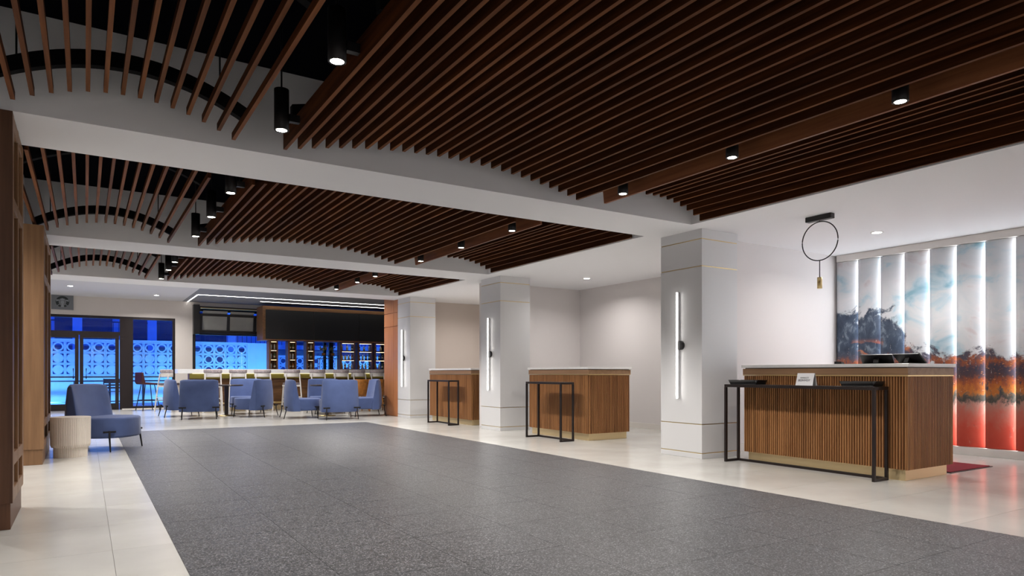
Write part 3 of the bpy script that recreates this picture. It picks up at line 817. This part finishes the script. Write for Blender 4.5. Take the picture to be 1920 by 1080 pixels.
def bar_stool():
    t = thing('bar_stool', '', 'bar stool', (0, 0, 0), 0, 'white framed bar stools')
    # front is +y (towards the bar)
    for sx_ in (-1, 1):
        MB().bar((sx_ * .17, .16, .66), (sx_ * .205, .21, 0), .034, .034).build('leg', 'white_lacquer', t)
        MB().tube([(sx_ * .225, -.26, 0), (sx_ * .195, -.19, .64), (sx_ * .185, -.17, .80), (sx_ * .18, -.135, .99)], .018, 8).build('leg', 'white_lacquer', t)
        MB().bar((sx_ * .185, .19, .30), (sx_ * .21, -.23, .30), .026, .026).build('side_rung', 'white_lacquer', t)
    MB().bar((-.19, .19, .24), (.19, .19, .24), .028, .028).build('foot_rung', 'white_lacquer', t)
    MB().bar((-.20, -.23, .36), (.20, -.23, .36), .026, .026).build('back_rung', 'white_lacquer', t)
    B(-.20, .20, -.20, .19, .64, .685).build('seat_frame', 'white_lacquer', t, bevel=.006)
    MB().prism([(.19, .17), (.21, 0), (.19, -.19), (-.19, -.19), (-.21, 0), (-.19, .17), (0, .205)][::-1], .687, .745, 'z', True).build('seat_pad', 'stool_leather', t, bevel=.018, seg=3)
    def band(z0, z1, r0, r1, name, mat, bev):
        n = 18; pin = []; pout = []
        for k in range(n + 1):
            a = math.radians(188 + (352 - 188) * k / n)
            pout.append((r1 * 1.0 * math.cos(a), .0 + r1 * math.sin(a) * .95)); pin.append((r0 * math.cos(a), r0 * math.sin(a) * .95))
        MB().prism(pout + pin[::-1], z0, z1, 'z', True).build(name, mat, t, bevel=bev, seg=3)
    band(1.005, 1.095, .165, .225, 'back_cushion', 'stool_fabric', .022)
    band(.90, 1.004, .185, .208, 'back_shell', 'white_lacquer', .004)
    return t
ST = [2.75, 3.36, 3.96, 4.71, 5.40, 6.07, 6.56, 7.13]
od = ['first', 'second', 'third', 'fourth', 'fifth', 'sixth', 'seventh', 'eighth']
ps = bar_stool()
for i, x in enumerate(ST):
    place(ps, i > 0, (x, 18.62 + random.uniform(-.04, .04), 0), random.uniform(-.2, .2), 'white framed padded bar stool, %s from the left along the counter' % od[i])
place(ps, True, (1.85, 19.62, 0), math.radians(-62), 'white framed bar stool at the left end of the counter')

# oxblood leather bar chair by the side window
t = thing('leather_bar_chair', 'oxblood leather bar chair with black legs by the entrance glass', 'bar stool', (1.42, 20.55, 0), math.radians(-70))
MB().prism([(-.21, .70), (.20, .68), (.22, .73), (-.15, .76), (-.20, 1.02), (-.245, 1.02), (-.25, .76)], -.21, .21, 'y' if False else 'x').build('shell_seat', 'oxblood_leather', t, bevel=.02, seg=3)
for sx_, sy_ in ((-1, -1), (1, -1), (-1, 1), (1, 1)):
    MB().tube([(sx_ * .12, sy_ * .12, .69), (sx_ * .21, sy_ * .22, 0)], .012, 8).build('leg', 'black_metal', t)
MB().tube([(-.18, -.19, .28), (.18, -.19, .28), (.18, .19, .28), (-.18, .19, .28)], .009, 6, closed=True).build('foot_ring', 'black_metal', t)

# two tan chairs at the bar end
def tan_chair():
    t = thing('tan_chair', '', 'chair', (0, 0, 0), 0, 'tan leather chairs')
    poly = []
    for k in range(13):
        a = math.radians(200 + 140 * k / 12); poly.append((.23 * math.cos(a), .23 * math.sin(a)))
    for k in range(13):
        a = math.radians(340 - 140 * k / 12); poly.append((.195 * math.cos(a), .195 * math.sin(a)))
    MB().prism(poly, .44, .84, 'z', True).build('backrest', 'tan_leather', t, bevel=.012)
    MB().lathe([(.19, .40), (.215, .42), (.215, .455), (.19, .47), (0, .475)], 24).build('seat', 'tan_leather', t)
    for sx_, sy_ in ((-1, -1), (1, -1), (-1, 1), (1, 1)):
        MB().tube([(sx_ * .13, sy_ * .13, .41), (sx_ * .19, sy_ * .19, 0)], [.018, .012], 8).build('leg', 'tan_leather', t)
    return t
tc_ = tan_chair()
place(tc_, False, (6.05, 17.0, 0), .2, 'tan leather chair behind the right blue chair, left one')
place(tc_, True, (6.55, 17.1, 0), -.25, 'tan leather chair behind the right blue chair, one by the wood wall')

# back bar
bk = thing('back_counter', 'low cabinet run behind the bar', 'cabinet', (4.3, 20.40, 0))
B(0, 4.4, .03, .58, .08, .99).build('body', 'wood_cabinet', bk)
B(0, 4.4, .06, .55, 0, .08).build('toe_kick', 'black_plastic', bk)
for k in range(7): B(k * .628 + .004, (k + 1) * .628 - .004, .008, .028, .10, .97).build('cabinet_door', 'wood_cabinet', bk, bevel=.002)
B(-.02, 4.4, 0, .58, .99, 1.02).build('worktop', 'quartz', bk)
TW = [(4.56, 4.82, 'narrow bottle shelf, first from the left behind the bar'), (5.11, 5.36, 'narrow bottle shelf, second from the left behind the bar'),
      (5.65, 5.90, 'narrow bottle shelf, third from the left behind the bar'), (6.70, 7.18, 'wide bottle shelf with cream jars right of the plants'),
      (7.26, 7.755, 'wide bottle shelf with blue light behind'), (7.81, 8.30, 'wide bottle shelf beside the wood clad wall')]
YT = 20.55; TD = .32; ZB = 1.021; ZT = 1.955
SHZ = [1.13, 1.42, 1.695]
def bottle(mat, hgt, r, shape):
    t = thing('bottle', '', 'bottle', (0, 0, 0), 0, 'bottles on the back bar')
    if shape == 'jar':
        MB().lathe([(r * .9, 0), (r, .01), (r, hgt * .82), (r * .8, hgt * .88), (0, hgt * .88)], 12).build('glass_body', mat, t)
        MB().lathe([(r * .82, hgt * .885), (r * .82, hgt), (0, hgt)], 12).build('cap', 'paper_label', t)
    else:
        MB().lathe([(r * .9, 0), (r, .01), (r, hgt * .55), (r * .85, hgt * .64), (r * .34, hgt * .74), (r * .32, hgt * .93), (0, hgt * .93)], 12).build('glass_body', mat, t)
        MB().lathe([(r * .38, hgt * .931), (r * .38, hgt), (0, hgt)], 10).build('cap', 'black_plastic' if mat != 'bottle_dark' else 'brass', t)
        MB().lathe([(r * 1.02, hgt * .18), (r * 1.02, hgt * .45)], 12).build('paper_label', 'paper_label', t)
    return t
protos = [(bottle('bottle_amber', .26, .036, 'b'), 'amber bottle'), (bottle('bottle_green', .27, .034, 'b'), 'green bottle'), (bottle('bottle_clear', .25, .037, 'b'), 'clear bottle'),
          (bottle('bottle_dark', .26, .036, 'b'), 'dark bottle'), (bottle('bottle_cream', .17, .042, 'jar'), 'cream jar'), (bottle('bottle_clear', .20, .03, 'jar'), 'clear flask')]
used = [False] * len(protos)
shn = ['bottom shelf', 'middle shelf', 'upper shelf']
twn = ['first narrow shelf unit', 'second narrow shelf unit', 'third narrow shelf unit', 'wide unit by the plants', 'middle wide unit', 'wide unit by the wood wall']
posn = ['leftmost', 'second', 'third', 'fourth', 'fifth', 'sixth']
for wi, (x0, x1, lab) in enumerate(TW):
    t = thing('bottle_shelf', lab, 'shelf', (x0, YT, ZB), 0, 'bottle shelves behind the bar')
    W = x1 - x0; H_ = ZT - ZB; th = .045
    B(0, th, 0, TD, 0, H_).build('side_panel', 'wood_shelf', t); B(W - th * .6, W, 0, TD, 0, H_).build('side_panel', 'wood_shelf', t)
    B(th, W - th * .6, 0, TD, H_ - .03, H_).build('top_panel', 'wood_shelf', t)
    for z in SHZ:
        B(th, W - th * .6, 0, TD, z - ZB - .028, z - ZB).build('shelf_board', 'wood_shelf', t)
    if True:
        for z in SHZ[1:] + [ZT - .001]: B(th + .02, W - th, .012, .022, z - ZB - .034, z - ZB - .029).build('shelf_light', 'led_bar', t)
    if wi < 3: B(th, W - th * .6, TD - .015, TD, 0, H_ - .03).build('back_panel', 'wood_cabinet', t)
    for si, z in enumerate(SHZ):
        n = 2 if W < .3 else (4 if si < 2 else 3)
        for k in range(n):
            pi = random.choice([0, 1, 2, 3, 5]) if W < .3 else random.choice([0, 1, 2, 2, 3, 5])
            if wi == 3 and si == 1 and k < 2: pi = 4
            xx = x0 + th + .045 + (W - th * 1.6 - .09) * (k / (n - 1))
            o = place(protos[pi][0], used[pi], (xx, YT + .12 + random.uniform(-.015, .03), z + .0005), random.uniform(0, 6), '')
            used[pi] = True; o.scale = (.84, .84, .8)
            o['label'] = '%s, %s on the %s of the %s' % (protos[pi][1], posn[k], shn[si], twn[wi])
for i, u in enumerate(used):
    if not u:
        for c in list(protos[i][0].children): bpy.data.objects.remove(c)
        bpy.data.objects.remove(protos[i][0])
# plant on rack between the shelves
t = thing('glass_rack', 'low dark rack standing between the bottle shelves', 'rack', (6.05, 20.60, ZB))
for x in (.02, .56): 
    for yy in (.0, .20): MB().tube([(x, yy, 0), (x, yy, .42)], .010, 8).build('upright', 'white_lacquer', t)
B(0, .60, -.02, .22, .42, .435).build('rack_board', 'dark_tabletop', t); B(0, .60, -.02, .22, .51, .525).build('rack_board', 'dark_tabletop', t)
for k in range(6): MB().bar((.02 + k * .098, -.015, .435), (.095 + k * .098, -.015, .51), .012, .012).build('lattice_bar', 'dark_tabletop', t)
def plant(label, x, y, z, n, spread, h, flower):
    t = thing('potted_plant', label, 'plant', (x, y, z), 0, 'plants behind the bar')
    MB().lathe([(.045, 0), (.055, .01), (.062, .07), (.055, .075), (0, .07)], 14).build('pot', 'tan_leather', t)
    st, lf = MB(), MB()
    for k in range(n):
        a = random.uniform(0, 2 * PI); r = spread * random.uniform(.3, 1); hh = h * random.uniform(.6, 1)
        tip = Vector((r * math.cos(a), r * math.sin(a) * .6, .07 + hh)); mid = Vector((tip.x * .4, tip.y * .4, .07 + hh * .6))
        st.tube([(0, 0, .06), mid, tip], .003, 5)
        for q in range(3):
            c = tip + Vector((random.uniform(-.03, .03), random.uniform(-.02, .02), random.uniform(-.05, .02)))
            d = Vector((random.uniform(-1, 1), random.uniform(-1, 1), random.uniform(-.3, 1))).normalized() * .045
            s_ = d.cross(Vector((.3, .5, 1))).normalized() * .018
            lf.add([c - d, c + s_ + Vector((0, 0, .004)), c + d, c - s_], [(0, 1, 2, 3)])
    st.build('stems', 'leaf_green', t); tag(lf.build('foliage', flower, t), kind='stuff')
plant('yellow green flowering plant on the dark rack', 6.22, 20.70, ZB + .526, 16, .14, .22, 'petal_yellow')
plant('sparse dark green plant on the dark rack beside the yellow one', 6.50, 20.70, ZB + .526, 12, .11, .20, 'leaf_green')

# screen cabinet above the back bar
t = thing('screen_cabinet', 'long wood cabinet with three dark screens above the bar', 'cabinet', (4.36, 20.30, 1.99))
W = 4.4
B(0, W, .03, .80, .0, .93).build('carcass', 'wood_cabinet', t)
B(-.03, W, 0, .80, .93, .965).build('top_board', 'wood_cabinet', t); B(-.03, W, 0, .80, -.03, 0).build('bottom_board', 'wood_shelf', t); B(-.03, 0, 0, .80, 0, .93).build('end_board', 'wood_cabinet', t)
B(0, .05, .0, .03, 0, .93).build('frame_stile', 'wood_cabinet', t)
B(.05, W, .0, .03, .86, .93).build('frame_rail', 'wood_cabinet', t)
for k in range(3):
    x0 = .055 + k * 1.40
    p = B(x0, x0 + 1.392, .005, .029, .01, .855).build('display', 'screen', t, bevel=.003)
    B(x0 + .005, x0 + 1.387, .003, .0048, .015, .03).build('lower_bezel', 'black_plastic', p)


# emblem plaque above the doors
t = thing('emblem_plaque', 'square grey plaque with round dark emblem above the doors', 'sign', (-.50, YF - .03, 2.885), 0)
B(-.255, .235, 0, .029, -.205, .205).build('plate', 'plaque_grey', t, bevel=.004)
def flat(poly, name, mat, y=-.002): return MB().prism(poly, y, 0, 'y').build(name, mat, t)
def circ(r, n=36, a0=0, a1=360, cx=-.01, cz=0): return [(cx + r * math.cos(math.radians(a0 + (a1 - a0) * k / n)), cz + r * math.sin(math.radians(a0 + (a1 - a0) * k / n))) for k in range(n + 1 if a1 - a0 < 360 else n)]
def seg(r0, r1, a0, a1): return circ(r1, 18, a0, a1) + circ(r0, 18, a0, a1)[::-1]
flat(seg(.092, .150, 28, 152), 'emblem_arc', 'emblem_dark')
flat(seg(.085, .150, -38, 16), 'emblem_arc', 'emblem_dark'); flat(seg(.085, .150, 164, 218), 'emblem_arc', 'emblem_dark')
flat(seg(.10, .148, -72, -48), 'emblem_arc', 'emblem_dark'); flat(seg(.10, .148, 228, 252), 'emblem_arc', 'emblem_dark')
flat([(-.045, .045), (-.055, .085), (-.03, .072), (-.01, .10), (.01, .072), (.035, .085), (.025, .045)], 'emblem_crown', 'emblem_pale', -.003)
flat([(-.035, .03), (.015, .03), (.03, -.02), (.012, -.06), (.02, -.14), (-.04, -.14), (-.03, -.06), (-.05, -.02)], 'emblem_centre', 'emblem_pale', -.0025)
for sgn in (-1, 1):
    flat([(-.01 + sgn * .07, .035), (-.01 + sgn * .135, .005), (-.01 + sgn * .14, .03), (-.01 + sgn * .085, .06)], 'emblem_bar', 'emblem_pale', -.003)

# ================================================================== OUTSIDE PATIO
pg = struct('ground', B(-12, 26, YF + .2, 60, -.2, -.01), 'patio_paving', 'patio paving outside the windows')
def breeze_mesh(s, filled):
    """square screen block: broad rim, round ring inside the opening, open corners"""
    mb = MB(); d = .06; h = s / 2; o = s * .405
    mb.box(-h, h, 0, d, -h, -o); mb.box(-h, h, 0, d, o, h); mb.box(-h, -o, 0, d, -o, o); mb.box(o, h, 0, d, -o, o)
    n = 20; ro, ri = o * .99, o * .70
    vs = []
    for yy in (.005, d - .005):
        for k in range(n):
            a = 2 * PI * k / n; vs += [(ro * math.cos(a), yy, ro * math.sin(a)), (ri * math.cos(a), yy, ri * math.sin(a))]
    fs = []
    for k in range(n):
        k2 = (k + 1) % n; a, b_, c, e = 2 * k, 2 * k + 1, 2 * k2 + 1, 2 * k2; q = 2 * n
        fs += [(a, b_, c, e), (q + a, q + e, q + c, q + b_), (a, e, q + e, q + a), (b_, q + b_, q + c, c)]
    mb.add(vs, fs)
    if filled:
        mb.prism([(ri * .99 * math.cos(2 * PI * k / 16), ri * .99 * math.sin(2 * PI * k / 16)) for k in range(16)], .02, .04, 'y')
    return mb
bw = thing('breeze_wall', 'pale patterned breeze block screen wall outside the doors', 'wall', (0, 26.0, 0))
BS = .37
bme = mesh_of(breeze_mesh(BS - .006, False), 'breeze_block', 'breeze_white')
bmf = mesh_of(breeze_mesh(BS - .006, True), 'breeze_block', 'breeze_white')
NB = 20; X0 = -2.4
for i in range(NB):
    for j in range(3): share('breeze_block', bme if (j == 2 or i in (3, 16, 17)) else bmf, bw, (X0 + (i + .5) * BS, 0, .93 + (j + .5) * BS))
B(X0, X0 + NB * BS, -.02, .12, 0, .925).build('base_wall', 'breeze_white', bw)
B(X0, X0 + NB * BS, -.01, .11, .93 + 3 * BS + .002, .93 + 3 * BS + .07).build('coping', 'breeze_white', bw)
B(X0 + NB * BS + .002, X0 + NB * BS + .75, -.02, .14, 0, 2.1).build('end_pier', 'breeze_white', bw)
bw2 = thing('breeze_wall', 'second breeze block screen seen between the bottle shelves', 'wall', (0, 31.0, 0))
for i in range(22):
    for j in range(3): share('breeze_block', bme, bw2, (6.2 + (i + .5) * BS, 0, .62 + (j + .5) * BS))
B(6.2, 6.2 + 22 * BS, -.02, .12, 0, .615).build('base_wall', 'breeze_white', bw2)
B(6.2, 6.2 + 22 * BS, -.01, .11, .62 + 3 * BS, .62 + 3 * BS + .06).build('coping', 'breeze_white', bw2)
# patio handrail
hr = thing('patio_railing', 'dark handrail outside in front of the screen wall', 'railing', (-2.2, 24.0, 0))
B(0, 6.5, -.02, .02, .74, .78).build('handrail', 'railing_steel', hr); B(0, 6.5, -.015, .015, .12, .15).build('lower_rail', 'railing_steel', hr)
for k in range(8): B(.1 + k * .9, .16 + k * .9, -.03, .03, 0, .74).build('post', 'railing_steel', hr)
# patio chair
t = thing('patio_chair', 'dark metal patio chair outside the glass door', 'chair', (.72, 23.1, 0), .25)
for sx_ in (-1, 1):
    MB().tube([(sx_ * .22, -.20, 0), (sx_ * .22, -.20, .45)], .014, 6).build('leg', 'railing_steel', t); MB().tube([(sx_ * .22, .20, 0), (sx_ * .22, .20, .84)], .014, 6).build('leg', 'railing_steel', t)
for k in range(5): B(-.22, .22, -.22 + k * .088, -.15 + k * .088, .45, .465).build('seat_slat', 'railing_steel', t)
for k in range(4): B(-.22, .22, .19, .205, .54 + k * .08, .59 + k * .08).build('back_slat', 'railing_steel', t)
# neighbouring building
nb_ = thing('neighbour_building', 'two storey building with white columns and balcony across the patio', 'building', (0, 36, 0))
B(-14, 30, 0, .5, 0, 9).build('facade', 'facade_blue', nb_)
for x in (-6.5, -1.15, 1.4, 4.1, 9.2, 14.5, 20):
    B(x, x + 2.2, -.04, -.005, 2.3, 5.4).build('window', 'facade_dark', nb_)
for x in (-.45, 2.30, 5.55, 11.5): B(x, x + .34, -2.8, -2.38, 0, 6).build('pillar', 'breeze_white', nb_)
B(-14, 30, -2.6, 0, 2.15, 2.35).build('balcony_slab', 'facade_blue', nb_)
B(-14, 30, -2.62, -2.57, 3.15, 3.2).build('balcony_rail', 'railing_steel', nb_)
for k in range(120): 
    if -3 < -8 + k * .2 < 16: B(-8 + k * .2, -8 + k * .2 + .02, -2.61, -2.58, 2.35, 3.15).build('baluster', 'railing_steel', nb_)
# blue patio floodlights
for i, (x, y) in enumerate(((-1.0, 23.2), (3.4, 23.2), (6.9, 23.2), (11.0, 28.5))):
    t = thing('patio_floodlight', 'low blue floodlight on the patio ground, %s from the doors' % od[i], 'floodlight', (x, y, -.01), 0, 'patio floodlights')
    B(-.12, .12, -.05, .05, 0, .06).build('housing', 'black_metal', t)
    B(-.11, .11, .051, .055, .01, .05).build('lens', emit('led_blue_%d' % i, (.08, .45, 1.0), 12), t)
    light('flood', 'AREA', (0, .07, .06), 150, ((.10, .40, 1.0) if x < 2 else (.13, .52, 1.0)), t, rot=(math.radians(68), 0, 0), shape='RECTANGLE', size=.25, size_y=.08)
